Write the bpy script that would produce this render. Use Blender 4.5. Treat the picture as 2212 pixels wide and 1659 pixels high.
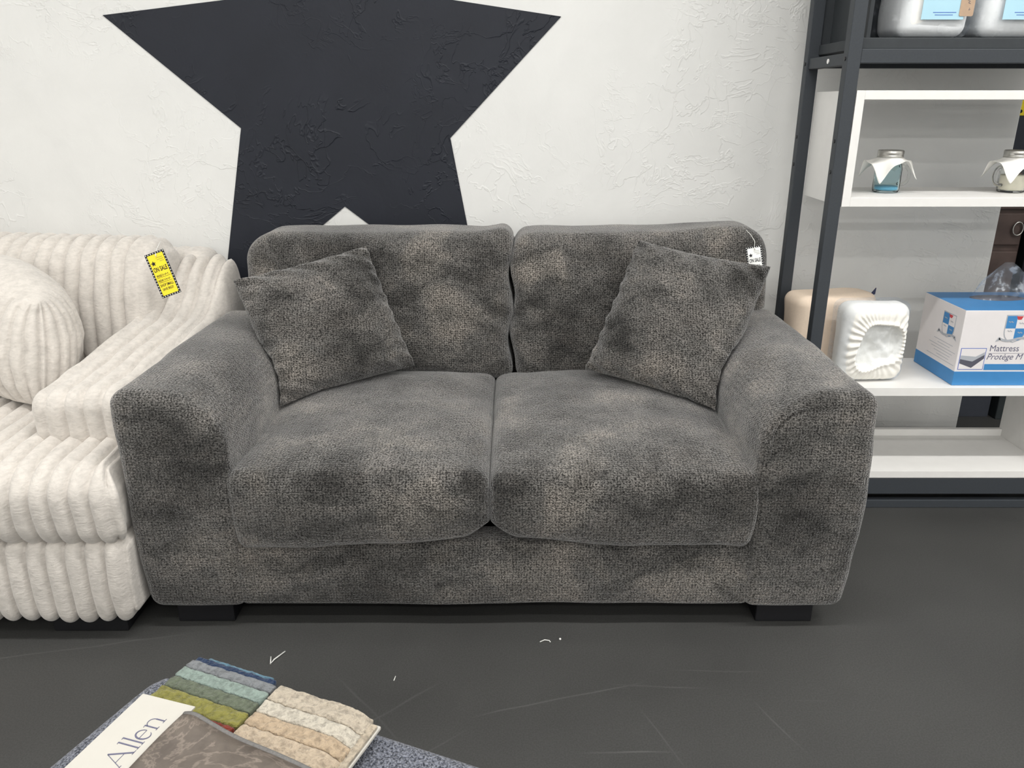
import bpy, math, random
from mathutils import Vector as V, noise as MN

for o in list(bpy.data.objects): bpy.data.objects.remove(o)
SC = bpy.context.scene
COL = SC.collection
random.seed(7)

# ------------------------------------------------------------------ camera
FPX, HY, CAMZ = 1700.0, 225.0, 1.27
PITCH = math.atan((829.5 - HY) / FPX)
cd = bpy.data.cameras.new('camera'); cam = bpy.data.objects.new('camera', cd); COL.objects.link(cam)
cd.sensor_fit = 'HORIZONTAL'; cd.sensor_width = 36.0; cd.lens = FPX / 2212 * 36.0
cd.clip_start = 0.05
cam.location = (0, 0, CAMZ); cam.rotation_euler = (math.pi / 2 - PITCH, 0, 0)
SC.camera = cam

# ------------------------------------------------------------------ light
w = bpy.data.worlds.new('world'); SC.world = w; w.use_nodes = True
w.node_tree.nodes['Background'].inputs[0].default_value = (0.9, 0.95, 1, 1)
w.node_tree.nodes['Background'].inputs[1].default_value = 0.1
SC.view_settings.view_transform = 'Standard'; SC.view_settings.look = 'None'
SC.view_settings.exposure = 0.37; SC.view_settings.gamma = 1.0
SC.view_settings.use_curve_mapping = False
CEIL = 3.0

def tube_light(x, y, length, power, width=0.10, col=(1, 0.985, 0.955)):
    l = bpy.data.lights.new('ceiling_light', 'AREA'); l.shape = 'RECTANGLE'
    l.size = length; l.size_y = width; l.energy = power; l.color = col
    o = bpy.data.objects.new('ceiling_light', l); COL.objects.link(o)
    o.location = (x, y, CEIL - 0.06)
    return o
for yy, pw in ((-7.2, 42), (-4.6, 42), (-1.8, 13), (-0.1, 10), (1.20, 22), (1.95, 2)):
    for xx in (-2.2, 0.0, 2.2):
        k = {-2.2: 0.84, 0.0: 1.14, 2.2: 1.30}[xx]
        tube_light(xx, yy, 1.5, pw * k)

l = bpy.data.lights.new('shelf_fill_light', 'AREA'); l.shape = 'RECTANGLE'; l.size = 2.2; l.size_y = 1.5; l.energy = 5; l.color = (0.93, 0.97, 1.0)  # added fill that brightens the shelf side; no actual window there
o = bpy.data.objects.new('shelf_fill_light', l); COL.objects.link(o); o.location = (1.9, -8.4, 1.6); o.rotation_euler = (math.pi / 2, 0, 0)

# ------------------------------------------------------------------ materials
def N(nt, t, **kw):
    n = nt.nodes.new(t)
    for k, v in kw.items():
        if k.startswith('i_'):
            key = k[2:]
            n.inputs[int(key) if key.isdigit() else key.replace('_', ' ')].default_value = v
        else: setattr(n, k, v)
    return n

def base_mat(name, col, rough=0.6, spec=0.4, metal=0.0, sheen=0.0):
    m = bpy.data.materials.new(name); m.use_nodes = True
    nt = m.node_tree; p = nt.nodes['Principled BSDF']
    p.inputs['Base Color'].default_value = (*col, 1); p.inputs['Roughness'].default_value = rough
    p.inputs['Specular IOR Level'].default_value = spec; p.inputs['Metallic'].default_value = metal
    p.inputs['Sheen Weight'].default_value = sheen
    return m, nt, p

def coords(nt, scale=(1, 1, 1), rot=(0, 0, 0), dist=0.0, dscale=10.0):
    tc = N(nt, 'ShaderNodeTexCoord'); out = tc.outputs['Object']
    if dist:
        no = N(nt, 'ShaderNodeTexNoise', i_Scale=dscale, i_Detail=2.0)
        nt.links.new(out, no.inputs['Vector'])
        s = N(nt, 'ShaderNodeVectorMath', operation='MULTIPLY_ADD')
        nt.links.new(no.outputs['Color'], s.inputs[0]); s.inputs[1].default_value = (dist,) * 3
        nt.links.new(out, s.inputs[2]); out = s.outputs[0]
    mp = N(nt, 'ShaderNodeMapping'); mp.inputs['Scale'].default_value = scale; mp.inputs['Rotation'].default_value = rot
    nt.links.new(out, mp.inputs['Vector'])
    return mp.outputs[0]

def ramp(nt, src, stops):
    r = N(nt, 'ShaderNodeValToRGB'); el = r.color_ramp.elements
    while len(el) < len(stops): el.new(0.5)
    for e, (p, c) in zip(el, stops):
        e.position = p; e.color = (*c, 1) if len(c) == 3 else c
    nt.links.new(src, r.inputs[0]); return r.outputs['Color']

def g3(v): return (v, v, v)

def bump(nt, p, src, strength, dist, prev=None):
    b = N(nt, 'ShaderNodeBump'); b.inputs['Strength'].default_value = strength; b.inputs['Distance'].default_value = dist
    nt.links.new(src, b.inputs['Height'])
    if prev is not None: nt.links.new(prev.outputs[0], b.inputs['Normal'])
    nt.links.new(b.outputs[0], p.inputs['Normal']); return b

def mul(nt, a, b, fac=1.0, blend='MULTIPLY'):
    x = N(nt, 'ShaderNodeMix', data_type='RGBA', blend_type=blend); x.inputs[0].default_value = fac
    nt.links.new(a, x.inputs[6]); nt.links.new(b, x.inputs[7]); return x.outputs[2]

def noise_tex(nt, vec, scale, detail=3.0, rough=0.55):
    n = N(nt, 'ShaderNodeTexNoise', i_Scale=scale, i_Detail=detail, i_Roughness=rough)
    nt.links.new(vec, n.inputs['Vector']); return n.outputs['Fac']

def plain(name, col, rough=0.6, spec=0.4, metal=0.0, nscale=40, nstr=0.05, var=0.06):
    m, nt, p = base_mat(name, col, rough, spec, metal)
    c = coords(nt); n = noise_tex(nt, c, nscale)
    r = ramp(nt, n, [(0.3, tuple(x * (1 - var) for x in col)), (0.7, tuple(min(1, x * (1 + var)) for x in col))])
    nt.links.new(r, p.inputs['Base Color'])
    if nstr: bump(nt, p, n, nstr, 0.002)
    return m

def knit_fabric(name, dark, light, cells=270, patch=True, warm=0.0):
    m, nt, p = base_mat(name, light, 0.95, 0.15, 0, 0.55 if patch else 0.3)
    p.inputs['Sheen Roughness'].default_value = 0.35
    c = coords(nt, (cells, cells * 0.8, cells * 1.2), (0.35, 0.5, 0.62), 0.006, 30)
    worm = noise_tex(nt, c, 1.0, 1.0, 0.5)
    if patch:                                       # a loose diagonal basket weave shows through the brushed loops
        cw = coords(nt, (1, 1, 1), (0, 0, 0), 0.010, 14); prod = None
        for kv in ((1.0, 0.75, 1.0), (1.0, -0.75, -1.0)):
            d = N(nt, 'ShaderNodeVectorMath', operation='DOT_PRODUCT'); nt.links.new(cw, d.inputs[0]); d.inputs[1].default_value = tuple(q * 430 for q in kv)
            sn = N(nt, 'ShaderNodeMath', operation='SINE'); nt.links.new(d.outputs['Value'], sn.inputs[0])
            if prod is None: prod = sn.outputs[0]
            else:
                ml = N(nt, 'ShaderNodeMath', operation='MULTIPLY'); nt.links.new(prod, ml.inputs[0]); nt.links.new(sn.outputs[0], ml.inputs[1]); prod = ml.outputs[0]
        ad = N(nt, 'ShaderNodeMath', operation='MULTIPLY_ADD'); nt.links.new(prod, ad.inputs[0]); ad.inputs[1].default_value = 0.085
        nt.links.new(worm, ad.inputs[2]); worm = ad.outputs[0]
    c2 = coords(nt); fine = noise_tex(nt, c2, 420, 2)
    col = ramp(nt, worm, [(0.33, dark), (0.49, tuple(a * .46 + b * .54 for a, b in zip(light, dark))), (0.68, light)])
    fr = ramp(nt, fine, [(0.3, g3(0.55)), (0.7, g3(1.3))]); col = mul(nt, col, fr)
    if patch:
        c3 = coords(nt, (1, 1, 1.0), (0.2, 0.1, 0.3), 0.16, 6)
        pn = noise_tex(nt, c3, 4.2, 3, 0.5)
        pr = ramp(nt, pn, [(0.36, g3(0.50)), (0.45, g3(0.86)), (0.54, g3(1.0)), (0.62, (1.42, 1.38, 1.33))])
        col = mul(nt, col, pr)
        c4 = coords(nt, (1, 1, 2.2), (0.9, 0.3, 0.5), 0.1, 9)
        pn2 = noise_tex(nt, c4, 7.5, 2, 0.5)
        pr2 = ramp(nt, pn2, [(0.36, g3(0.66)), (0.48, g3(1.0)), (0.64, (1.27, 1.24, 1.22))]); col = mul(nt, col, pr2)
    nt.links.new(col, p.inputs['Base Color'])
    b = bump(nt, p, worm, 0.9, 0.0055)
    bump(nt, p, fine, 0.25, 0.002, b)
    return m

def plush_fabric(name, col):
    m, nt, p = base_mat(name, col, 0.95, 0.1, 0, 0.35)
    p.inputs['Sheen Roughness'].default_value = 0.5
    c = coords(nt, (1, 1, 1), (0, 0, 0), 0.02, 18)
    a = noise_tex(nt, c, 26, 4, 0.6)
    cs = coords(nt, (60, 60, 190), (0.2, 0.3, 0.1), 0.02, 25)
    s = noise_tex(nt, cs, 1.0, 3, 0.6)
    r = ramp(nt, a, [(0.25, tuple(x * .86 for x in col)), (0.55, col), (0.8, tuple(min(1, x * 1.06) for x in col))])
    r2 = ramp(nt, s, [(0.25, g3(0.86)), (0.6, g3(1.03))]); nt.links.new(mul(nt, r, r2), p.inputs['Base Color'])
    b = bump(nt, p, a, 0.30, 0.010); bump(nt, p, s, 0.35, 0.004, b)
    return m

def plaster(name, col, rough, spec=0.3, var=0.03, strength=0.4):
    m, nt, p = base_mat(name, col, rough, spec)
    c = coords(nt, (1, 1, 1), (0, 0, 0), 0.25, 3.0)
    n1 = noise_tex(nt, c, 5, 5, 0.6)
    n2 = noise_tex(nt, coords(nt, (1, 1, 1)), 70, 4, 0.6)
    # sparse trowel ridges: thin iso-lines of a stretched noise, kept only in patches
    cr = coords(nt, (5.5, 5.5, 8.5), (0, 0.5, 0), 0.35, 2.3)
    rn = noise_tex(nt, cr, 1.0, 4, 0.6)
    line = ramp(nt, rn, [(0.478, g3(0)), (0.498, g3(1)), (0.502, g3(1)), (0.506, g3(0))])
    line2 = ramp(nt, noise_tex(nt, coords(nt, (10, 10, 4), (0, -0.7, 0), 0.3, 3), 1.0, 3), [(0.53, g3(0)), (0.546, g3(1)), (0.549, g3(0))])
    keep = ramp(nt, noise_tex(nt, coords(nt, (1, 1, 1)), 2.6, 3), [(0.46, g3(0)), (0.6, g3(1))])
    both = mul(nt, line, line2, 1.0, 'LIGHTEN')
    mk = mul(nt, both, keep)
    r = ramp(nt, n1, [(0.3, tuple(x * (1 - var) for x in col)), (0.7, tuple(min(1, x * (1 + var)) for x in col))])
    nt.links.new(r, p.inputs['Base Color'])
    b = bump(nt, p, n1, 0.22 * strength, 0.02); b = bump(nt, p, n2, 0.14 * strength, 0.004, b); bump(nt, p, mk, 0.8 * strength, 0.006, b)
    return m

def clear_film(name, tint=(0.95, 0.97, 1), opac=0.12, rough=0.12):
    m = bpy.data.materials.new(name); m.use_nodes = True; nt = m.node_tree
    for n in list(nt.nodes): nt.nodes.remove(n)
    out = N(nt, 'ShaderNodeOutputMaterial'); t = N(nt, 'ShaderNodeBsdfTransparent'); t.inputs[0].default_value = (*tint, 1)
    gl = N(nt, 'ShaderNodeBsdfPrincipled'); gl.inputs['Base Color'].default_value = (0.8, 0.83, 0.86, 1); gl.inputs['Roughness'].default_value = rough
    no = noise_tex(nt, coords(nt), 30, 4); b = N(nt, 'ShaderNodeBump'); b.inputs['Strength'].default_value = 0.6; b.inputs['Distance'].default_value = 0.01
    nt.links.new(no, b.inputs['Height']); nt.links.new(b.outputs[0], gl.inputs['Normal'])
    mx = N(nt, 'ShaderNodeMixShader')
    f = ramp(nt, no, [(0.42, g3(opac * 0.4)), (0.56, g3(opac * 0.8)), (0.66, g3(min(1, opac * 4)))]); nt.links.new(f, mx.inputs[0])  # fold highlights painted in as more opaque patches of film
    nt.links.new(t.outputs[0], mx.inputs[1]); nt.links.new(gl.outputs[0], mx.inputs[2]); nt.links.new(mx.outputs[0], out.inputs['Surface'])
    return m

def glass_mat(name, col):
    m, nt, p = base_mat(name, col, 0.06, 0.5)
    p.inputs['Transmission Weight'].default_value = 1.0; p.inputs['IOR'].default_value = 1.2
    n = noise_tex(nt, coords(nt), 60); bump(nt, p, n, 0.06, 0.003)
    return m

def floor_mat():
    m, nt, p = base_mat('floor_paint', (0.05, 0.05, 0.049), 0.5, 0.35)
    c = coords(nt); n = noise_tex(nt, c, 1.6, 4); n2 = noise_tex(nt, c, 260, 2)
    col = ramp(nt, n, [(0.3, (0.046, 0.046, 0.045)), (0.7, (0.060, 0.060, 0.058))])
    col = mul(nt, col, ramp(nt, n2, [(0.35, g3(0.86)), (0.65, g3(1.12))]))
    geo = N(nt, 'ShaderNodeTexCoord').outputs['Object']
    sep = N(nt, 'ShaderNodeSeparateXYZ'); nt.links.new(geo, sep.inputs[0])
    def M(op, a, b=None, c3=None):
        k = N(nt, 'ShaderNodeMath', operation=op)
        for i, v in enumerate((a, b, c3)):
            if v is None: continue
            if isinstance(v, (int, float)): k.inputs[i].default_value = v
            else: nt.links.new(v, k.inputs[i])
        return k.outputs[0]
    tot = None
    wob = noise_tex(nt, c, 3.0, 2); fade = noise_tex(nt, c, 9, 3)
    for (x0, y0, x1, y1, wd, st) in SCRATCHES:
        L = math.hypot(x1 - x0, y1 - y0); dx, dy = (x1 - x0) / L, (y1 - y0) / L
        al = M('ADD', M('MULTIPLY', sep.outputs[0], dx), M('MULTIPLY_ADD', sep.outputs[1], dy, -(x0 * dx + y0 * dy)))
        pe = M('ADD', M('MULTIPLY', sep.outputs[0], -dy), M('MULTIPLY_ADD', sep.outputs[1], dx, -(-x0 * dy + y0 * dx)))
        pe = M('ADD', pe, M('MULTIPLY_ADD', wob, 0.03, -0.015))
        a = M('SUBTRACT', 1.0, M('MINIMUM', M('DIVIDE', M('ABSOLUTE', pe), wd), 1.0))
        mid = M('MINIMUM', M('MULTIPLY', M('MAXIMUM', M('SUBTRACT', L / 2, M('ABSOLUTE', M('SUBTRACT', al, L / 2))), 0.0), 12.0), 1.0)
        v = M('MULTIPLY', M('MULTIPLY', a, mid), st)
        tot = v if tot is None else M('MAXIMUM', tot, v)
    tot = M('MULTIPLY', tot, M('MINIMUM', M('MULTIPLY', fade, 1.7), 1.0))
    mx = N(nt, 'ShaderNodeMix', data_type='RGBA'); nt.links.new(tot, mx.inputs[0]); nt.links.new(col, mx.inputs[6])
    mx.inputs[7].default_value = (0.15, 0.15, 0.147, 1); nt.links.new(mx.outputs[2], p.inputs['Base Color'])
    rr = ramp(nt, n, [(0.3, g3(0.42)), (0.7, g3(0.58))]); nt.links.new(rr, p.inputs['Roughness'])
    bump(nt, p, n2, 0.08, 0.002)
    return m

SCRATCHES = [(-0.10, 1.38, 0.32, 1.50, .003, .35), (0.14, 1.28, 0.36, 1.285, .003, .5), (0.22, 1.49, 0.46, 1.475, .003, .3),
             (0.36, 1.54, 0.62, 1.53, .002, .3), (0.28, 1.43, 0.36, 1.22, .003, .25), (0.54, 1.45, 0.62, 1.27, .003, .3),
             (0.11, 1.26, 0.17, 1.20, .003, .2), (-0.42, 1.52, -0.22, 1.30, .004, .2), (-0.42, 1.27, -0.16, 1.50, .004, .28),
             (-0.30, 1.20, -0.08, 1.36, .003, .22), (0.62, 1.44, 0.74, 1.43, .002, .3), (0.0, 1.02, 0.75, 1.03, .004, .15),
             (-1.6, 1.50, -0.8, 1.68, .003, .3), (0.04, 1.10, 0.12, 0.92, .004, .15), (-0.9, 1.2, -0.75, 1.28, .004, .2)]

M_WALL = plaster('white_plaster', (0.745, 0.745, 0.73), 0.75, 0.25, 0.03, 0.36)
M_STAR = plaster('black_wall_paint', (0.0155, 0.018, 0.026), 0.55, 0.3, 0.10, 0.55)
M_CEIL = plain('ceiling_paint', (0.78, 0.78, 0.76), 0.9)
M_FLOOR = floor_mat()
M_GREY = knit_fabric('grey_chenille', (0.021, 0.0203, 0.0195), (0.195, 0.187, 0.177))
M_DUST = plain('black_dust_cover', (0.012, 0.012, 0.013), 0.9, 0.1)
M_LEG = plain('black_wood_leg', (0.010, 0.010, 0.012), 0.5, 0.3)
M_PLUSH = plush_fabric('ivory_plush', (0.635, 0.595, 0.55))
M_STEEL = plain('dark_grey_steel', (0.040, 0.046, 0.054), 0.55, 0.35, 0.0, 200, 0.03)
M_DARKP = plain('charcoal_panel', (0.038, 0.043, 0.048), 0.6, 0.3)
M_WHITE = plain('white_laminate', (0.80, 0.79, 0.77), 0.45, 0.4, 0, 30, 0.01, 0.015)
M_HOLE = plain('black_bolt', (0.02, 0.02, 0.022), 0.4)
M_SCREW = plain('white_cap', (0.85, 0.84, 0.82), 0.4)
M_YELLOW = plain('yellow_card', (0.90, 0.72, 0.03), 0.45, 0.4, 0, 30, 0.0, 0.02)
M_PAPER = plain('white_card', (0.86, 0.86, 0.84), 0.5, 0.4, 0, 30, 0.0, 0.02)
M_INK = plain('black_ink', (0.012, 0.012, 0.016), 0.5, 0.3, 0, 30, 0.0, 0.02)
M_GINK = plain('pale_grey_ink', (0.45, 0.45, 0.42), 0.6, 0.2, 0, 30, 0.0, 0.02)
M_OINK = plain('olive_ink', (0.45, 0.40, 0.06), 0.6, 0.2, 0, 30, 0.0, 0.02)
M_STRING = plain('clear_plastic_loop', (0.80, 0.80, 0.77), 0.25, 0.6)
M_LID = plain('brushed_tin', (0.62, 0.61, 0.58), 0.28, 0.5, 1.0, 120, 0.02)
M_CLOTH = plain('white_cotton', (0.86, 0.85, 0.82), 0.85, 0.2, 0, 300, 0.1, 0.02)
M_GBLUE = glass_mat('pale_blue_glass', (0.80, 0.94, 0.97))
M_GCLEAR = glass_mat('clear_glass', (0.97, 0.98, 0.97))
M_WAXB = plain('blue_wax', (0.22, 0.50, 0.68), 0.4)
M_WAXC = plain('cream_wax', (0.82, 0.78, 0.66), 0.5)
M_BOXW = plain('white_carton', (0.78, 0.75, 0.755), 0.5, 0.4, 0, 20, 0.01, 0.02)
M_BOXB = plain('blue_print', (0.055, 0.235, 0.52), 0.42, 0.4, 0, 20, 0.0, 0.04)
M_BOXL = plain('blue_outline_ink', (0.10, 0.16, 0.50), 0.5, 0.3, 0, 20, 0.0, 0.02)
M_BOXT = plain('slate_ink', (0.13, 0.13, 0.20), 0.5, 0.3, 0, 20, 0.0, 0.02)
M_RED = plain('red_print', (0.55, 0.06, 0.07), 0.5, 0.3, 0, 20, 0.0, 0.02)
M_GREYP = plain('grey_print', (0.42, 0.44, 0.48), 0.5, 0.3, 0, 20, 0.0, 0.02)
M_DGREY = plain('dark_grey_print_and_slot_shade', (0.10, 0.10, 0.13), 0.5, 0.3, 0, 20, 0.0, 0.02)
M_FILM = clear_film('clear_plastic_film', opac=0.13)
M_FILM2 = clear_film('bag_film', opac=0.07)
M_PEACH = plain('peach_knit', (0.80, 0.66, 0.53), 0.85, 0.2, 0, 160, 0.08, 0.03)
M_SHEET = plain('white_sheet', (0.86, 0.84, 0.79), 0.8, 0.2, 0, 90, 0.08, 0.02)
M_DOWN = plain('white_quilt', (0.87, 0.86, 0.83), 0.85, 0.2, 0, 60, 0.3, 0.03)
M_LBLUE = plain('light_blue_paper', (0.42, 0.66, 0.78), 0.6, 0.3, 0, 20, 0.0, 0.02)
M_DBLUE = plain('blue_ink', (0.10, 0.20, 0.52), 0.6, 0.3, 0, 20, 0.0, 0.02)
M_KRAFT = plain('kraft_card', (0.46, 0.33, 0.235), 0.7, 0.2, 0, 60, 0.0, 0.05)
M_NAVYT = plain('navy_label', (0.03, 0.035, 0.08), 0.7)
M_TWEED = knit_fabric('blue_grey_tweed', (0.038, 0.043, 0.058), (0.25, 0.265, 0.315), 330, False)
M_CREAMC = plain('cream_card', (0.54, 0.52, 0.475), 0.6, 0.3, 0, 30, 0.0, 0.015)
M_SLATE = plain('slate_wall_paint', (0.040, 0.045, 0.058), 0.7, 0.3)
M_BROWN = plain('brown_wood', (0.075, 0.052, 0.046), 0.5, 0.3, 0, 12, 0.05, 0.25)
M_GREEN = plain('dark_green_grey_fabric', (0.030, 0.036, 0.038), 0.8, 0.2, 0, 30, 0.1, 0.15)
M_NICKEL = plain('nickel', (0.5, 0.49, 0.47), 0.35, 0.5, 1.0)
def pile(name, col):
    m, nt, p = base_mat(name, col, 0.95, 0.1, 0, 0.2)
    a = noise_tex(nt, coords(nt, (1, 1, 1), (0, 0, 0), 0.01, 60), 130, 3, 0.6)
    nt.links.new(ramp(nt, a, [(0.3, tuple(x * .62 for x in col)), (0.55, col), (0.8, tuple(min(1, x * 1.15) for x in col))]), p.inputs['Base Color'])
    bump(nt, p, a, 0.9, 0.006); return m
def leather():
    m, nt, p = base_mat('brown_leather', (0.115, 0.095, 0.08), 0.5, 0.35)
    c = coords(nt, (1, 1, 1), (0, 0, 0), 0.05, 12)
    a = noise_tex(nt, c, 22, 4, 0.6); b = noise_tex(nt, coords(nt, (16, 34, 20), (0, 0, 0.5), 0.6, 3), 1.0, 4, 0.6)
    vein = ramp(nt, b, [(0.46, g3(1)), (0.5, g3(1.7)), (0.54, g3(1))])
    r = ramp(nt, a, [(0.3, (0.085, 0.07, 0.06)), (0.7, (0.15, 0.125, 0.105))])
    nt.links.new(mul(nt, r, vein), p.inputs['Base Color']); bump(nt, p, b, 0.4, 0.003); return m
M_LEATH = leather()
M_OAT = pile('oat_backing', (0.42, 0.36, 0.28))
M_BAND = plain('grey_binding', (0.16, 0.155, 0.15), 0.8, 0.2, 0, 300, 0.2, 0.15)

# ------------------------------------------------------------------ builders
ORG = {}
def props(o, label=None, cat=None, group=None, kind=None):
    if label: o['label'] = label
    if cat: o['category'] = cat
    if group: o['group'] = group
    if kind: o['kind'] = kind
    return o

def thing(name, label, cat, loc, group=None):
    o = bpy.data.objects.new(name, None); COL.objects.link(o); o.location = loc
    o.empty_display_size = 0.1
    ORG[o.name] = V(loc)
    return props(o, label, cat, group)

class MB:
    """collects geometry in world coordinates"""
    def __init__(s): s.v = []; s.f = []
    def add(s, vs, fs):
        k = len(s.v); s.v += [V(p) for p in vs]; s.f += [tuple(i + k for i in f) for f in fs]; return s
    def quad(s, *p): return s.add(p, [(0, 1, 2, 3)])
    def build(s, name, mat, parent=None, smooth=False, label=None, origin=None):
        org = V((0, 0, 0)) if origin is None else V(origin)
        if parent is not None: org = ORG[parent.name]
        me = bpy.data.meshes.new(name); me.from_pydata([tuple(p - org) for p in s.v], [], s.f)
        me.materials.append(mat); me.validate(); me.update()
        if smooth: me.polygons.foreach_set('use_smooth', [True] * len(me.polygons))
        o = bpy.data.objects.new(name, me); COL.objects.link(o)
        if parent is not None: o.parent = parent
        else: o.location = org
        ORG[o.name] = org
        if label: o['label'] = label
        return o

def axis(h, r, n, k):
    r = min(r, h * 0.999)
    a = [-(h - r) - r * math.tan(math.pi / 4 * (1 - i / k)) for i in range(k)]
    m = [-(h - r) + 2 * (h - r) * i / n for i in range(n + 1)]
    return a + m + [-x for x in reversed(a)]

def rbox(size, r, n=(1, 1, 1), k=3, fn=None):
    """rounded box centred on the origin; fn(position, normal) -> final point"""
    hs = [x / 2 for x in size]; r = min(r, min(hs) * 0.999)
    A = [axis(hs[i], r, n[i], k) for i in range(3)]
    idx = {}; vs = []; fs = []
    def vert(t):
        if t in idx: return idx[t]
        p = V((A[0][t[0]], A[1][t[1]], A[2][t[2]]))
        q = V([max(-(hs[i] - r), min(hs[i] - r, p[i])) for i in range(3)])
        d = p - q
        nn = d.normalized() if d.length > 1e-9 else V((0, 0, 1))
        pos = q + nn * r
        idx[t] = len(vs); vs.append(fn(pos, nn) if fn else pos); return idx[t]
    for ax in range(3):
        b, c = (ax + 1) % 3, (ax + 2) % 3
        for side in (0, len(A[ax]) - 1):
            for i in range(len(A[b]) - 1):
                for j in range(len(A[c]) - 1):
                    q = []
                    for (di, dj) in ((0, 0), (1, 0), (1, 1), (0, 1)):
                        t = [0, 0, 0]; t[ax] = side; t[b] = i + di; t[c] = j + dj; q.append(vert(tuple(t)))
                    fs.append(tuple(q if side else q[::-1]))
    return vs, fs

def box_mb(x0, x1, y0, y1, z0, z1, bev=0.0015, k=1, mb=None, T=None):
    mb = mb or MB(); c = V(((x0 + x1) / 2, (y0 + y1) / 2, (z0 + z1) / 2))
    f = (lambda p, n: T(p + c)) if T else (lambda p, n: p + c)
    vs, fs = rbox((x1 - x0, y1 - y0, z1 - z0), bev, (1, 1, 1), k, f)
    return mb.add(vs, fs)

def tube_mb(pts, r, seg=8, mb=None, closed=False):
    mb = mb or MB(); pts = [V(p) for p in pts]; n = len(pts); vs = []; fs = []
    up = V((0.123, 0.31, 0.94)).normalized()
    for i, p in enumerate(pts):
        t = (pts[(i + 1) % n] - pts[i - 1]) if closed else (pts[min(i + 1, n - 1)] - pts[max(i - 1, 0)])
        t.normalize(); a = t.cross(up)
        if a.length < 1e-3: a = t.cross(V((1, 0, 0)))
        a.normalize(); b = t.cross(a); up = b.cross(t) if False else up
        rr = r[i] if isinstance(r, (list, tuple)) else r
        for s in range(seg):
            an = 2 * math.pi * s / seg; vs.append(p + (a * math.cos(an) + b * math.sin(an)) * rr)
    for i in range(n if closed else n - 1):
        for s in range(seg):
            j = (i + 1) % n
            fs.append((i * seg + s, i * seg + (s + 1) % seg, j * seg + (s + 1) % seg, j * seg + s))
    if not closed: fs += [tuple(range(seg))[::-1], tuple((n - 1) * seg + s for s in range(seg))]
    return mb.add(vs, fs)

def lathe_mb(prof, c, seg=32, mb=None, sq=0.0):
    """profile [(r,z)] turned about a vertical axis; sq squares the section"""
    mb = mb or MB(); vs = []; fs = []; c = V(c)
    for r, z in prof:
        for s in range(seg):
            a = 2 * math.pi * s / seg; rr = r
            if sq: rr = r * (1 + sq * (1 / max(abs(math.cos(a)), abs(math.sin(a))) - 1))
            vs.append(c + V((rr * math.cos(a), rr * math.sin(a), z)))
    for i in range(len(prof) - 1):
        for s in range(seg): fs.append((i * seg + s, i * seg + (s + 1) % seg, (i + 1) * seg + (s + 1) % seg, (i + 1) * seg + s))
    fs += [tuple(range(seg))[::-1], tuple((len(prof) - 1) * seg + s for s in range(seg))]
    return mb.add(vs, fs)

class Fr:
    """flat drawing frame on a real surface"""
    def __init__(s, o, ex, ey):
        s.o = V(o); s.ex = V(ex).normalized(); s.ey = V(ey).normalized(); s.n = s.ex.cross(s.ey).normalized()
    def p(s, u, v, h=0.0): return s.o + s.ex * u + s.ey * v + s.n * h
    def poly(s, mb, pts, h0, h1):
        n = len(pts)
        vs = [s.p(u, v, h1) for u, v in pts] + [s.p(u, v, h0) for u, v in pts]
        fs = [tuple(range(n)), tuple(range(n, 2 * n))[::-1]] + [(i + n, (i + 1) % n + n, (i + 1) % n, i) for i in range(n)]
        return mb.add(vs, fs)
    def rect(s, mb, u0, u1, v0, v1, h0, h1): return s.poly(mb, [(u0, v0), (u1, v0), (u1, v1), (u0, v1)], h0, h1)
    def disc(s, mb, u, v, r, h0, h1, n=10): return s.poly(mb, [(u + r * math.cos(2 * math.pi * i / n), v + r * math.sin(2 * math.pi * i / n)) for i in range(n)], h0, h1)
    def stroke(s, mb, pts, wd, h0, h1):
        for i in range(len(pts) - 1):
            (u0, v0), (u1, v1) = pts[i], pts[i + 1]; w0, w1 = (wd, wd) if isinstance(wd, float) else (wd[i], wd[i + 1])
            L = math.hypot(u1 - u0, v1 - v0) or 1; nx, ny = -(v1 - v0) / L, (u1 - u0) / L
            s.poly(mb, [(u0 - nx * w0 / 2, v0 - ny * w0 / 2), (u1 - nx * w1 / 2, v1 - ny * w1 / 2), (u1 + nx * w1 / 2, v1 + ny * w1 / 2), (u0 + nx * w0 / 2, v0 + ny * w0 / 2)], h0, h1)
        return mb
    def star(s, mb, u, v, r, h0, h1, ratio=0.45):
        return s.poly(mb, [(u + (r if i % 2 == 0 else r * ratio) * math.sin(math.pi * i / 5), v + (r if i % 2 == 0 else r * ratio) * math.cos(math.pi * i / 5)) for i in range(10)], h0, h1)
    def text(s, mb, body, u, v, h, h0, h1, width=None, shear=0.0, bold=0.0, align='LEFT'):
        """lettering of cap height h starting at (u,v); width squeezes the line to fit"""
        cu = bpy.data.curves.new('lettering', 'FONT'); cu.body = body; cu.size = 1.0; cu.resolution_u = 3; cu.offset = bold
        ob = bpy.data.objects.new('lettering', cu); COL.objects.link(ob)
        dg = bpy.context.evaluated_depsgraph_get(); me = bpy.data.meshes.new_from_object(ob.evaluated_get(dg))
        xs = [q.co.x for q in me.vertices] or [0, 1]; x0, x1 = min(xs), max(xs); cap = 0.70
        ky = h / cap; kx = ky if width is None else width / (x1 - x0)
        off = {'LEFT': 0.0, 'CENTER': -(x1 - x0) * kx / 2}[align]
        vs = [s.p(u + off + (q.co.x - x0) * kx + q.co.y * ky * shear, v + q.co.y * ky, h1) for q in me.vertices]
        mb.add(vs, [tuple(f.vertices) for f in me.polygons])
        bpy.data.objects.remove(ob); bpy.data.curves.remove(cu); bpy.data.meshes.remove(me)
        return mb

def nz(p, s, a): return MN.noise(V(p) * s) * a
def smooth(a, b, x):
    t = max(0.0, min(1.0, (x - a) / (b - a))); return t * t * (3 - 2 * t)

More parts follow.
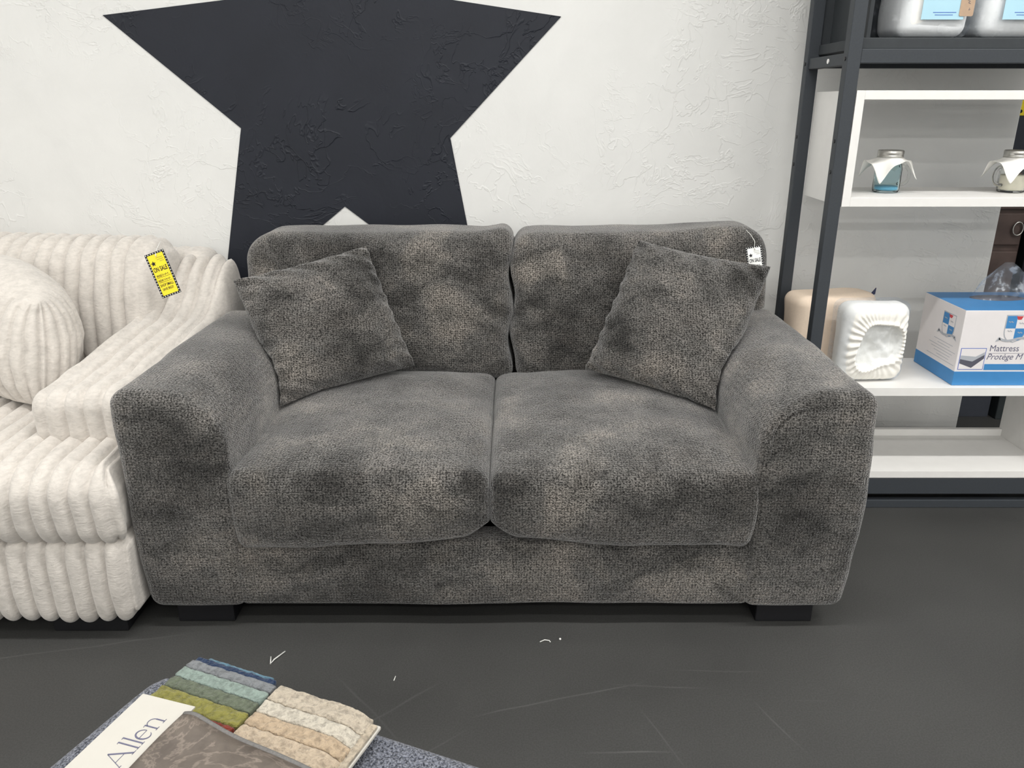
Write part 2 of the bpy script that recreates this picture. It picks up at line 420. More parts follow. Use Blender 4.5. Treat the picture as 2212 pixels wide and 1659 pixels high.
def corner(a, b, rho):
    """how far to pull a point of a (slightly rounded) square corner onto a true arc"""
    l = math.hypot(a, b); dx, dy = a / l, b / l; t = 1 / max(dx, dy); rho = min(1.0, rho)
    if min(dx, dy) * t > 1 - rho:
        c = 1 - rho; dc = (dx + dy) * c; t = dc + math.sqrt(max(0.0, dc * dc - 2 * c * c + rho * rho))
    return 1 / t

def conform(objs, targets, margin=0.0025, reach=0.12):
    """soft contact: vertices that would sink into another thing are laid on its surface"""
    from mathutils.bvhtree import BVHTree
    def W(o): return ORG[o.name]
    trees = [BVHTree.FromPolygons([tuple(v.co + W(t)) for v in t.data.vertices], [tuple(p.vertices) for p in t.data.polygons]) for t in targets]
    for o in objs:
        for it in range(7):
            n = 0
            for v in o.data.vertices:
                p = v.co + W(o)
                for tr in trees:
                    loc, nor, i, d = tr.find_nearest(p, reach)
                    if loc is None: continue
                    if (p - loc).dot(nor) < 0 or d < margin:
                        p = loc + nor * margin * 1.3; n += 1
                v.co = p - W(o)
            if not n: break
        o.data.update()
def parts(root):
    out = []
    for c in root.children:
        out.append(c) if c.type == 'MESH' else None
        out += [g for g in c.children if g.type == 'MESH']
    return out

def channel(x, x0, pitch, depth):
    f = ((x - x0) / pitch) % 1.0; t = abs(2 * f - 1)
    return depth * (math.sqrt(max(0.0, 1 - 0.985 * t ** 2.4)) - 1)

# ------------------------------------------------------------------ the room
WALLY = 2.85; WEND = 1.742
box_mb(-3.4, 3.4, -8.6, 4.4, -0.1, 0.0, 0.001).build('floor', M_FLOOR)['kind'] = 'structure'
box_mb(-3.4, 3.4, -8.6, 4.4, CEIL, CEIL + 0.1, 0.001).build('ceiling', M_CEIL)['kind'] = 'structure'
box_mb(-3.4, WEND, WALLY, WALLY + 0.12, 0, CEIL, 0.004).build('wall_back', M_WALL)['kind'] = 'structure'
box_mb(-3.4, -3.3, -8.6, WALLY, 0, CEIL, 0.001).build('wall_left', M_WALL)['kind'] = 'structure'
box_mb(3.3, 3.4, -8.6, 4.4, 0, CEIL, 0.001).build('wall_right', M_WALL)['kind'] = 'structure'
box_mb(-3.3, 3.3, -8.6, -8.5, 0, CEIL, 0.001).build('wall_front', M_WALL)['kind'] = 'structure'
box_mb(0.9, 3.3, 4.3, 4.4, 0, CEIL, 0.001).build('wall_alcove', M_SLATE)['kind'] = 'structure'
box_mb(0.9, 1.0, WALLY + 0.12, 4.3, 0, CEIL, 0.001).build('wall_passage', M_SLATE)['kind'] = 'structure'
box_mb(WEND, 3.3, WALLY, WALLY + 0.12, 2.3, CEIL, 0.001).build('wall_header', M_WALL)['kind'] = 'structure'

# five-pointed star painted on the plaster: a paint film with a thickness of its own
f = Fr((0, WALLY - 0.0005, 0), (1, 0, 0), (0, 0, 1))
STAR = [(-1.348, 1.546), (-0.933, 1.192), (-1.075, 0.55), (-0.594, 0.927), (-0.105, 0.55), (-0.213, 1.160), (0.162, 1.542), (-0.255, 1.600), (-0.590, 2.25), (-0.866, 1.600)]
mb = MB(); f.poly(mb, STAR, 0, 0.0025)
props(mb.build('star_mural', M_STAR, None, origin=(-0.59, WALLY, 1.3)), 'giant black five-pointed star painted on the white plaster wall above the grey loveseat', 'wall star')

# ------------------------------------------------------------------ grey loveseat
CX = -0.044
sofa = thing('loveseat', 'dark grey chenille loveseat with wide rounded arms and two seat cushions', 'sofa', (CX, 2.1, 0))
def grey_arm(sgn):
    w_, d_, h_ = 0.243, 0.80, 0.585
    def fn(p, n):
        x, y, z = p
        u = x * sgn                                   # + is the outer side
        t = (z + h_ / 2) / h_
        # big soft roll on the inner top edge
        R = 0.150; a = (-u - (w_ / 2 - R)) / R; b = (z - (h_ / 2 - R)) / R
        if a > 0 and b > 0:
            k = corner(a, b, .032 / R)
            u = -((w_ / 2 - R) + a * k * R); z = (h_ / 2 - R) + b * k * R
        R = 0.042; a = (u - (w_ / 2 - R)) / R; b = (z - (h_ / 2 - R)) / R
        if a > 0 and b > 0:
            k = corner(a, b, .032 / R)
            u = (w_ / 2 - R) + a * k * R; z = (h_ / 2 - R) + b * k * R
        u += 0.012 * (t - 0.6) + (0.024 if sgn > 0 else 0.010) * math.sin(math.pi * (.25 + .6 * t)) * (smooth(0, w_ / 2, u))
        if u < 0 and t > 0.25: u -= 0.012 * math.sin(math.pi * min(1, (t - 0.25) / 0.75)) * smooth(0.4, -0.3, y)
        y += -0.012 * math.sin(math.pi * t) * (1 if y < -d_ / 2 + 0.05 else 0)
        q = V((u * sgn + nz((x * sgn + 3 * sgn, y, z), 5, .007) + nz((x, y, z), 14, .003), y + nz((x + 7, y, z), 5, .007), z + nz((x, y + 5, z), 5, .006) + 0.006 * math.sin(math.pi * (y / d_ + .5))))
        return q + V((CX + sgn * 0.7595, 1.695 + d_ / 2, 0.06 + h_ / 2))
    vs, fs = rbox((w_, d_, h_), 0.032, (14, 26, 20), 4, fn)
    o = MB().add(vs, fs).build('arm', M_GREY, sofa, True)
    if sgn < 0: return o
    # stitched seam that arches across the front of the arm
    pts = []
    for i in range(25):
        a = i / 24
        if a < 0.35: u, z = -0.108, 0.42 + (a / 0.35) * 0.115
        elif a < 0.6:
            th = (a - 0.35) / 0.25 * math.pi / 2; u, z = -0.108 + 0.085 * (1 - math.cos(th)), 0.535 + 0.072 * math.sin(th)
        else: u, z = -0.023 + (a - 0.6) / 0.4 * 0.125, 0.607 - 0.006 * (a - .6)
        t = (z - .06) / h_
        pts.append((CX + sgn * (0.7595 + u), 1.695 - 0.0125 * math.sin(math.pi * t) + 0.0045 + nz((u * sgn * 1 + 7, -d_ / 2, z - .35), 5, .007), z))
    tube_mb(pts, 0.0035, 6).build('piping', M_GREY, o, True)
    return o
grey_arm(-1); grey_arm(1)
# front rail between the arms
def fn(p, n):
    return V((p.x + CX, p.y + 1.752 - 0.006 * math.sin(math.pi * (p.z / .19 + .5)) + nz(p, 6, .005), p.z + 0.154 + nz(p, 3, .004)))
vs, fs = rbox((1.30, 0.09, 0.188), 0.018, (50, 4, 8), 3, fn); MB().add(vs, fs).build('front_rail', M_GREY, sofa, True)
box_mb(CX - .66, CX + .66, 1.80, 2.44, 0.075, 0.215, 0.01).build('seat_deck', M_DUST, sofa)
def fn(p, n): return V((p.x + CX - 0.0 + 0.0, p.y + 2.71 + 0.03 * smooth(0, .4, p.z), p.z + 0.455))
vs, fs = rbox((1.56, 0.13, 0.76), 0.05, (20, 2, 10), 4, fn); MB().add(vs, fs).build('back_frame', M_GREY, sofa, True)
for lx in (-.75, .75):
    for ly in (1.775, 2.66):
        box_mb(CX + lx - .073, CX + lx + .073, ly - .05, ly + .05, 0.0, 0.068, 0.003).build('leg', M_LEG, sofa)

def seat_cushion(x0, x1, inner):
    w_, d_, h_ = x1 - x0, 0.80, 0.20; cx = (x0 + x1) / 2
    def fn(p, n):
        x, y, z = p; s = x / (w_ / 2); t = y / (d_ / 2); up = z / (h_ / 2)
        dome = (1 - abs(s) ** 3.2) * (1 - abs(t) ** 4)
        if up > 0: z += 0.034 * dome * up
        if t < 0: y -= 0.016 * (1 - abs(s) ** 4) * (1 - up * up) * -t
        si = s * inner                                  # +1 at the seam between the cushions
        if up < 0:                                       # the lower edge lifts towards the seam and dips outside
            z += (0.034 * smooth(0.80, 1.0, si) + 0.026 * max(0.0, (si + 0.6) / 1.6) ** 1.6) * (-up) - 0.006 * smooth(.2, -1, si)
        x += 0.012 * (1 - up * up) * (1 if s > .9 else -1 if s < -.9 else 0) * (0.25 if si > 0 else 0.5)
        x += -inner * 0.012 * smooth(0.2, -1, up) * smooth(-.8, -1, si) * -1
        q = V((x, y, z)); q += V((nz(q + V((cx, 0, 3)), 9, .004) * (1 - abs(s)) , nz(q + V((cx, 4, 0)), 7, .007), nz(q + V((cx * 3, 0, 0)), 5, .010) + nz(q + V((cx, 9, 0)), 13, .004)))
        return q + V((cx, 1.69 + d_ / 2, 0.335))
    vs, fs = rbox((w_, d_, h_), 0.030, (34, 38, 10), 4, fn)
    return MB().add(vs, fs).build('seat_cushion', M_GREY, sofa, True)
seat_cushion(-0.690, -0.0555, 1); seat_cushion(-0.0525, 0.602, -1)

def back_cushion(x0, x1, outer, ztop, slope):
    z0 = 0.43; w_, d_, h_ = x1 - x0, 0.215, ztop - z0; cx = (x0 + x1) / 2
    def fn(p, n):
        x, y, z = p; s = x / (w_ / 2); t = z / (h_ / 2); f = y / (d_ / 2)
        u = s * outer                                     # +1 at the outer side
        for R, sg in ((0.095, 1),):
            X = x * outer * sg; a = (X - (w_ / 2 - R)) / R; b = (z - (h_ / 2 - R)) / R
            if a > 0 and b > 0:
                k = corner(a, b, .042 / R)
                x = outer * sg * ((w_ / 2 - R) + a * k * R); z = (h_ / 2 - R) + b * k * R
        if f < 0: y -= 0.040 * (1 - abs(s) ** 3) * (1 - abs(t) ** 3) * -f
        # the lower outer part tucks in beside the arm
        if u > 0: x -= outer * 0.135 * smooth(-0.05, -0.22, t) * smooth(0.3, 1.0, u)
        else: x += outer * 0.008 * math.sin(t * 7 + outer)
        yy = y + 0.065 * (t + 1) / 2
        z += slope * s * smooth(-.2, 1, t) + 0.012 * smooth(0.75, 1.0, -u) * smooth(.5, 1, t) * (1 if outer < 0 else 0)
        if t < -.5: z -= 0.020 * (abs(s) ** 2) * smooth(-.5, -1, t) * (1 if u < 0 else 0)
        q = V((x, yy, z))
        fold = 0.010 * math.sin((x * outer * 0.8 - z * 1.1) * 62) * smooth(0.45, 0.95, -u) * smooth(.55, .0, abs(t + .15)) * (1 if f < 0 else 0)
        q += V((nz(q + V((cx, 2, 0)), 6, .006), nz(q + V((cx, 5, 0)), 5, .016) + nz(q + V((cx, 1, 0)), 13, .005) + fold, nz(q + V((cx * 2, 0, 7)), 5, .009)))
        return q + V((cx, 2.435 + d_ / 2, z0 + h_ / 2))
    vs, fs = rbox((w_, d_, h_), 0.042, (40, 8, 30), 4, fn)
    return MB().add(vs, fs).build('back_cushion', M_GREY, sofa, True)
back_cushion(-0.855, -0.0035, -1, 0.887, 0.002); back_cushion(0.0015, 0.822, 1, 0.890, 0.013)

# ------------------------------------------------------------------ throw pillows
def pillow_mesh(BL, BR, TR, TL, T, seed, n=46, pinch=0.06, rib=0, ribd=0.0, sag=0.0, pw=0.5, ribaxis=0, rnd=0.10, edge_t=0.010):
    BL, BR, TR, TL = map(V, (BL, BR, TR, TL)); nrm = ((BR - BL).cross(TL - BL)).normalized()
    vs = []; fs = []; idx = {}
    def pt(i, j, sd):
        s = -math.cos(math.pi * i / n); t = -math.cos(math.pi * j / n)
        a = s * (1 - pinch * (1 - t * t) * abs(s) ** 2); b = t * (1 - pinch * (1 - s * s) * abs(t) ** 2)
        a, b = a * (1 - rnd + rnd * math.sqrt(1 - t * t / 2)), b * (1 - rnd + rnd * math.sqrt(1 - s * s / 2))
        u, v = (a + 1) / 2, (b + 1) / 2
        p = BL * (1 - u) * (1 - v) + BR * u * (1 - v) + TR * u * v + TL * (1 - u) * v
        e = max(0.0, (1 - s * s) * (1 - t * t)) ** pw
        th = T / 2 * e + edge_t * (1 - max(abs(s), abs(t)) ** 10) ** .5
        push = V((0, 0, 0))
        if rib:
            ph = math.asin(max(-1, min(1, s))) / (math.pi / 2); cphi = math.sqrt(max(0, 1 - s * s))
            ch = channel(ph + (0.5 / rib), -1, 2 / rib, ribd) * smooth(1.0, .80, abs(t))
            push = ((BR - BL).normalized() * s + nrm * sd * cphi) * ch
        wr = nz((s * 2 + seed, t * 2, sd), 1.6, .010) + nz((s * 5, t * 5 + seed, sd), 1.3, .004)
        edge = max(abs(s), abs(t)); wr *= min(1, e * 3) * (0.5 if rib else 1)
        cr = (0.0 if rib else 0.008) * math.sin((s * 3 + t * 5) * 5 + seed) * smooth(.72, .95, edge) * smooth(1.0, .97, edge)
        return p + push + nrm * (sd * (th + wr + cr)) - V((0, 0, sag * (1 - s * s) * (1 if t > 0 else 0) * t))
    def vid(i, j, sd):
        if i in (0, n) or j in (0, n): sd = 0
        key = (i, j, sd)
        if key not in idx:
            idx[key] = len(vs); vs.append(pt(i, j, sd if sd else 1) if sd else pt(i, j, 0))
        return idx[key]
    for i in range(n):
        for j in range(n):
            fs.append((vid(i, j, 1), vid(i + 1, j, 1), vid(i + 1, j + 1, 1), vid(i, j + 1, 1)))
            fs.append((vid(i, j, -1), vid(i, j + 1, -1), vid(i + 1, j + 1, -1), vid(i + 1, j, -1)))
    return vs, fs

def throw_pillow(corners, T, seed, label, mat, name='throw_pillow', on=None, **kw):
    vs, fs = pillow_mesh(*corners, T, seed, **kw)
    c = sum((V(p) for p in corners), V()) / 4
    o = MB().add(vs, fs).build(name, mat, None, True, origin=c)
    if on: conform([o], [q for q in parts(on) if q.name.split('.')[0] in ('arm', 'seat_cushion', 'back_cushion', 'back_frame')], 0.009)
    return props(o, label, 'pillow', 'grey chenille throw pillows' if mat is M_GREY else None)
throw_pillow(((-0.668, 2.10, 0.447), (-0.300, 2.365, 0.487), (-0.446, 2.425, 0.865), (-0.820, 2.26, 0.790)), 0.15, 3.1,
             'square grey chenille throw pillow leaning on the left arm of the loveseat', M_GREY, on=sofa, pinch=0.07)
throw_pillow(((0.222, 2.345, 0.480), (0.583, 2.060, 0.445), (0.760, 2.270, 0.830), (0.386, 2.42, 0.885)), 0.15, 8.4,
             'square grey chenille throw pillow leaning on the right arm of the loveseat', M_GREY, on=sofa, pinch=0.07)

# ------------------------------------------------------------------ ivory channelled sofa
PITCH_X = 0.0475
ivory = thing('channel_tufted_sofa', 'ivory plush sofa with deep vertical channels, left of the grey loveseat', 'sofa', (-1.93, 2.1, 0))
XL, XR, XM = -2.92, -0.94, -1.93
def lump(q, k=1.0): return V((nz(q + V((3, 0, 0)), 11, .004 * k), nz(q + V((0, 3, 0)), 9, .005 * k), nz(q + V((0, 0, 3)), 9, .005 * k) + nz(q, 30, .001 * k)))
def ridged(x0, x1, y0, y1, z0, z1, r, depth, n, fnx, name, seg=12, parent=None, k=4, ph=0.0):
    c = V(((x0 + x1) / 2, (y0 + y1) / 2, (z0 + z1) / 2))
    nx = max(4, int(round((x1 - x0 - 2 * r) / PITCH_X * seg)))
    def fn(p, nn):
        ch = channel(p.x + c.x, XR + ph, PITCH_X, depth)
        m = V((0, nn.y, nn.z))
        q = p + m * ch
        q = fnx(q + c, q, nn) if fnx else q + c
        return q + lump(q)
    vs, fs = rbox((x1 - x0, y1 - y0, z1 - z0), r, (nx,) + n, k, fn)
    return MB().add(vs, fs).build(name, M_PLUSH, parent or ivory, True)
# base: vertical channels down to scalloped lower edges
def basefn(q, p, nn):
    s = smooth(0.10, 0.05, q.z)
    return V((q.x - 0.0 + 0.012 * smooth(.2, .06, q.z) * 0, q.y - 0.010 * math.sin(math.pi * (p.z / .24 + .5)), q.z - 0.010 * s * abs(math.sin(math.pi * (q.x - XR) / PITCH_X))))
ridged(XL, -0.930, 1.645, 2.70, 0.055, 0.28, 0.03, 0.024, (10, 10), basefn, 'base')
def seatfn(x0, x1):
    def g(q, p, nn):
        s = (q.x - (x0 + x1) / 2) / ((x1 - x0) / 2)
        t = p.y / 0.40
        z = q.z + 0.018 * (1 - abs(s) ** 4) * (1 - t * t) * (1 if p.z > 0 else 0)
        y = q.y - (0.030 * math.sqrt(max(0, 1 - (p.z / .125) ** 2)) if t < -.5 else 0)
        x = q.x - 0.05 * smooth(1.66, 1.72, q.y) * smooth(.8, 1, s) * (1 if x1 > -1 else 0)
        return V((x, y, z))
    return g
ridged(XM + .003, -0.888, 1.655, 2.46, 0.250, 0.470, 0.075, 0.026, (22, 8), seatfn(XM, -0.888), 'seat_cushion', k=6)
ridged(XL - .02, XM - .003, 1.655, 2.46, 0.250, 0.470, 0.075, 0.026, (22, 8), seatfn(XL - .02, XM), 'seat_cushion', k=6)
# arms: channels run front to back over the top and down the front, sweeping up to the back frame
def arm_top(y):
    return 0.600 + 0.040 * smooth(1.85, 2.45, y) + 0.150 * smooth(2.38, 2.66, y)
def armfn(q, p, nn):
    t = (p.z + .085) / .17
    z = 0.435 + (q.z - 0.435) * (arm_top(q.y) - .435) / .17
    return V((q.x, q.y, z))
for (a, b) in ((-1.215, -0.930), (-2.93, -2.645)):
    ridged(a, b, 1.815, 2.72, 0.435, 0.605, 0.055, 0.026, (40, 6), armfn, 'arm', k=5, ph=0.012)
# back frame and back cushions
def bfr(q, p, nn): return V((q.x, q.y, q.z))
ridged(-2.62, -1.03, 2.66, 2.82, 0.10, 0.80, 0.06, 0.010, (4, 16), bfr, 'back_frame', k=4)
def bcf(x0, x1):
    def g(q, p, nn):
        t = p.z / 0.215
        y = q.y + 0.10 * (t + 1) / 2 - (0.035 * (1 - t * t) if p.y < 0 else 0)
        s = (q.x - (x0 + x1) / 2) / ((x1 - x0) / 2)
        return V((q.x, y, q.z - 0.010 * s))
    return g
ridged(XM + .003, -1.108, 2.39, 2.60, 0.450, 0.870, 0.085, 0.027, (8, 24), bcf(XM, -1.108), 'back_cushion', k=6)
ridged(-2.72, XM - .003, 2.39, 2.60, 0.450, 0.870, 0.085, 0.027, (8, 24), bcf(-2.72, XM), 'back_cushion', k=6)
for lx in (-1.075, -2.79):
    for ly in (1.74, 2.62):
        box_mb(lx - .095, lx + .095, ly - .055, ly + .055, 0.0, 0.064, 0.003).build('leg', M_LEG, ivory)
conform(parts(ivory), [q for q in parts(sofa) if q.name.startswith(('arm', 'back_cushion'))], 0.007, 0.15)
throw_pillow(((-1.60, 2.36, 0.475), (-1.265, 1.985, 0.470), (-1.245, 2.05, 0.785), (-1.60, 2.40, 0.880)), 0.30, 5.5,
             'ivory plush ribbed pillow propped against the arm of the ivory sofa', M_PLUSH, on=ivory, n=120, pinch=0.02, rib=14, ribd=0.020, pw=0.48, rnd=0.45, edge_t=0.004)

# ------------------------------------------------------------------ sale tags
def sale_tag(name, o, ex, ey, wd, ht, card_mat, grey_mat, label, loop):
    f = Fr(o, ex, ey)                                   # origin at the lower left corner, n towards the shopper
    t = thing(name, label, 'sale tag', f.p(wd / 2, ht / 2, 0), 'sale tags')
    mb = MB(); f.rect(mb, 0, wd, 0, ht, -0.0010, 0.0); mb.build('border', M_INK, t)
    b = wd * 0.10
    mb = MB(); f.rect(mb, b, wd - b, b, ht - b, 0.0, 0.0004); mb.build('card', card_mat, t)
    mb = MB(); r = wd * 0.026; nx, ny = 7, 15
    for i in range(nx + 1):
        for v in (b / 2, ht - b / 2): f.disc(mb, b / 2 + (wd - b) * i / nx, v, r, 0.0, 0.0005, 8)
    for j in range(1, ny):
        for u in (b / 2, wd - b / 2): f.disc(mb, u, b / 2 + (ht - b) * j / ny, r, 0.0, 0.0005, 8)
    mb.build('dotted_edge', M_PAPER, t)
    mb = MB(); f.star(mb, wd * .27, ht * .765, wd * .135, .0004, .0009); mb.build('star_emblem', M_INK, t)
    mb = MB()
    for k, (u0, u1) in enumerate(((.48, .82), (.50, .84), (.62, .84))):
        v = ht * (.86 - k * .042); f.rect(mb, wd * u0, wd * u1, v, v + ht * .014, .0004, .0008)
    mb.build('fine_print', grey_mat, t)
    mb = MB()
    f.text(mb, 'ON SALE', wd * .15, ht * .575, ht * .100, .0, .0009, width=wd * .70, bold=0.02)
    f.text(mb, 'WAS', wd * .16, ht * .455, ht * .052, .0, .0009, width=wd * .27, bold=0.02)
    f.text(mb, 'NOW', wd * .16, ht * .345, ht * .052, .0, .0009, width=wd * .27, bold=0.02)
    f.text(mb, 'SHOP SMALL', wd * .16, ht * .235, ht * .060, .0, .0009, width=wd * .68, bold=0.015)
    f.text(mb, 'SAVE BIG!!!', wd * .20, ht * .145, ht * .055, .0, .0009, width=wd * .56, bold=0.015)
    for v in (.436, .326): f.rect(mb, wd * .15, wd * .86, ht * v, ht * (v + .006), .0004, .0009)
    mb.build('lettering', M_INK, t)
    mb = MB()
    for v in (.460, .350):                               # handwritten prices, too loose to read
        pts = [(wd * (.50 + .035 * i), ht * (v + .022 + .022 * math.sin(i * 2.4 + v * 9))) for i in range(9)]
        f.stroke(mb, [(wd * .47, ht * v), (wd * .475, ht * (v + .05))], wd * .014, .0004, .0009)
        f.stroke(mb, pts, wd * .014, .0004, .0009)
    mb.build('handwriting', M_INK, t)
    mb = MB(); tube_mb(loop, 0.0009, 6, mb); tube_mb([V(loop[-1]) + V((0, -.001, .004)), V(loop[-1]) + V((.001, -.001, -.004))], .0016, 6, mb)
    mb.build('plastic_loop', M_STRING, t, True)
    return t
ex = V((0.058, 0.006, 0.020)).normalized(); ey = V((-0.029, 0.024, 0.132)); ey = (ey - ex * ey.dot(ex)).normalized()
o = V((-1.064, 2.345, 0.712))
sale_tag('sale_tag', o, ex, ey, 0.061, 0.137, M_YELLOW, M_OINK, 'yellow sale tag with black dotted border hanging on the ivory sofa',
         [o + ex * .045 + ey * .145 + V((0, .03, .015)), o + ex * .038 + ey * .137 + V((0, .008, .006)), o + ex * .034 + ey * .127 + V((0, -.002, 0))])
ex = V((0.05, 0.004, 0.008)).normalized(); ey = V((-0.006, 0.020, 0.11)); ey = (ey - ex * ey.dot(ex)).normalized()
o = V((0.734, 2.392, 0.746))
sale_tag('sale_tag', o, ex, ey, 0.050, 0.113, M_PAPER, M_GINK, 'white sale tag with black dotted border tucked behind the right throw pillow',
         [V((0.727, 2.462, 0.902)), V((0.738, 2.448, 0.890)), V((0.748, 2.432, 0.872)), o + ex * .027 + ey * .106 + V((0, -.002, 0))])

# ------------------------------------------------------------------ shelving unit
SD = 2.334; SX0, SX1 = 0.921, 1.835
shelf = thing('shelving_unit', 'tall dark grey metal shelving unit holding white open boxes, right of the loveseat', 'shelf', (1.38, 2.5, 0))
PW = 0.037
for x in (SX0, SX1 - PW):
    for (y0, y1) in ((SD, SD + .034), (2.65, 2.684)):
        post = box_mb(x, x + PW, y0, y1, 0.0, 2.05, 0.002).build('post', M_STEEL, shelf)
        if x > 1.3: continue
        for z in (1.388, 1.17, 1.085, 0.55, 0.42):
            mb = MB(); ff = Fr((x, (y0 + y1) / 2, z), (0, 1, 0), (0, 0, 1)); ff.n = V((-1, 0, 0)); ff.disc(mb, 0, 0, .0055, 0, .0025, 12)
            mb.build('bolt', M_HOLE, post)
for x in (SX0 + .006, SX1 - .031):
    for z in (1.372, 0.03, 1.99):
        rl = box_mb(x, x + .025, SD + .034, 2.65, z, z + .032, 0.002).build('side_rail', M_STEEL, shelf)
        if z == 1.372:
            mb = MB(); sg = -1 if x < 1.3 else 1; ff = Fr((x if sg < 0 else x + .025, 2.49, z + .016), (0, -sg, 0), (0, 0, 1)); ff.n = V((sg, 0, 0))
            ff.disc(mb, 0, 0, .007, 0, .002, 14); mb.build('screw_cap', M_SCREW, rl, label='white round screw cap')
for y0, y1 in ((SD + .002, SD + .03), (2.652, 2.68)):
    box_mb(SX0 + PW, SX1 - PW, y0, y1, 1.376, 1.413, 0.002).build('cross_rail', M_STEEL, shelf)
    box_mb(SX0 + PW, SX1 - PW, y0, y1, 0.052, 0.110, 0.002).build('cross_rail', M_STEEL, shelf)
    box_mb(SX0 + PW, SX1 - PW, y0, y1, 2.01, 2.05, 0.002).build('cross_rail', M_STEEL, shelf)
box_mb(SX0 + PW, SX1 - PW, SD + .004, SD + .03, 0.0, 0.028, 0.002).build('foot_rail', M_STEEL, shelf)
box_mb(SX0 + .032, SX1 - .032, SD + .016, 2.66, 1.413, 1.442, 0.002).build('upper_shelf', M_DARKP, shelf)
box_mb(SX0 + PW, SX1 - PW, 2.66, 2.672, 1.442, 2.02, 0.001).build('back_panel', M_DARKP, shelf)
box_mb(0.988, 1.0, SD + .06, 2.66, 1.442, 2.02, 0.001).build('side_panel', M_DARKP, shelf)
box_mb(SX1 - .079, SX1 - .067, SD + .06, 2.66, 1.442, 2.02, 0.001).build('side_panel', M_DARKP, shelf)
WX0, WX1 = 0.960, SX1 - PW - .001; WT = 0.024; WY0, WY1 = SD + .001, 2.645
# upper open white box
for nm, a in (('box_top', (WX0 + WT, WX1 - WT, WY0, WY1, 1.282, 1.306)), ('box_bottom', (WX0 + WT, WX1 - WT, WY0, WY1, 0.988, 1.014)),
              ('box_side', (WX0, WX0 + WT, WY0, WY1, 0.988, 1.306)), ('box_side', (WX1 - WT, WX1, WY0, WY1, 0.988, 1.306))):
    box_mb(*a, 0.0008).build(nm, M_WHITE, shelf)
# lower open white box; its top is the middle shelf
for nm, a in (('box_top', (WX0, WX1, WY0, WY1, 0.399, 0.427)), ('box_bottom', (WX0 + WT, WX1 - WT, WY0, WY1, 0.112, 0.137)),
              ('box_side', (WX0, WX0 + WT, WY0, WY1, 0.112, 0.399)), ('box_side', (WX1 - WT, WX1, WY0, WY1, 0.112, 0.399)), ('box_lip', (WX0 + WT, WX1 - WT, WY1 - .018, WY1, 0.137, 0.162))):
    box_mb(*a, 0.0008).build(nm, M_WHITE, shelf)

# ------------------------------------------------------------------ mason jars with cloth covers
def jar(x, y, glass, wax, label, ang, cang, halfw, waxh):
    z = 1.0145; t = thing('mason_jar', label, 'jar', (x, y, z), 'glass jars on the white shelf')
    prof = [(.030, 0), (.036, .002), (.0385, .008), (.0385, .070), (.036, .082), (.031, .092), (.0305, .112), (.027, .112), (.027, .092), (.032, .082), (.0345, .070), (.0345, .010), (.03, .006)]
    lathe_mb(prof, (x, y, z), 40, None, 0.10).build('glass_body', glass, t, True)
    lathe_mb([(.028, .0065), (.0338, .0095), (.0338, waxh), (.0335, waxh + .001)], (x, y, z), 40, None, 0.10).build('contents', wax, t, True)
    mb = lathe_mb([(.0345, .104), (.0372, .1045), (.0372, .109), (.0362, .111), (.0372, .113), (.0372, .122), (.0355, .1245), (.031, .1245), (.0305, .1235)], (x, y, z), 40)
    mb.build('lid', M_LID, t, True)
    ca, sa = math.cos(ang), math.sin(ang)
    pts = [V((x + ca * r, y + sa * r, z + h)) for r, h in [(.0380 + .033 * math.sin(math.pi * i / 22) ** .7, .050 + .028 * math.cos(math.pi * i / 22)) for i in range(23)]]
    tube_mb(pts, .0048, 8).build('handle', M_GCLEAR, t, True)
    vs = []; fs = []; na, ns = 96, 12
    for j in range(ns + 1):
        for i in range(na):
            a = 2 * math.pi * i / na; b = a - cang
            R = halfw / max(abs(math.cos(b)), abs(math.sin(b))); R = R * (1 - .04 * math.cos(4 * b))
            s = j / ns; L = (R - .033) * s
            fold = math.cos(4 * b) + .5 * math.sin(3 * b + 1)
            r = .0362 + L * (.72 + .12 * fold); h = .1040 - L * (.52 - .24 * fold * s) + .004 * math.sin(9 * a) * s
            if j == ns: h -= .0
            vs.append(V((x + r * math.cos(a), y + r * math.sin(a), z + h)))
    for j in range(ns):
        for i in range(na): fs.append((j * na + i, (j + 1) * na + i, (j + 1) * na + (i + 1) % na, j * na + (i + 1) % na))
    o = MB().add(vs, fs).build('cloth_cover', M_CLOTH, t, True)
    m = o.modifiers.new('thick', 'SOLIDIFY'); m.thickness = .0008
    return t
jar(1.150, 2.485, M_GBLUE, M_WAXB, 'glass mug jar with blue contents, tin lid and white cloth skirt', 0.12, -math.pi / 2 + .12, .078, .016)
jar(1.535, 2.485, M_GCLEAR, M_WAXC, 'clear glass mug jar with cream contents and white cloth skirt', math.pi + .25, -math.pi / 2 + .2, .078, .050)

# ------------------------------------------------------------------ bundled bedding on the middle shelf
def rot(a, c):
    ca, sa = math.cos(a), math.sin(a)
    return lambda p: V((c[0] + (p[0]) * ca - (p[1]) * sa, c[1] + (p[0]) * sa + (p[1]) * ca, c[2] + p[2]))
R = rot(0.16, (1.065, 2.567, 0.4275))
def fn(p, n):
    q = V(p); q.z += 0.1232
    k = smooth(.04, .2, q.z); q.x += nz(p, 8, .008); q.y += nz(p + V((3, 0, 0)), 8, .010) * k; q.z += (nz(p + V((0, 5, 0)), 6, .014) + 0.012 * math.cos(p.x * 9)) * k
    return R(q)
pe = thing('folded_mattress_pad', 'peach folded mattress pad behind the gathered white bundle', 'bedding', (1.065, 2.567, 0.4275))
vs, fs = rbox((0.29, 0.125, 0.245), 0.035, (14, 8, 12), 4, fn); MB().add(vs, fs).build('pad', M_PEACH, pe, True)
mb = MB(); pts = [R(V((.125, -.02, .243))), R(V((.150, -.01, .243))), R(V((.158, .0, .262)))]
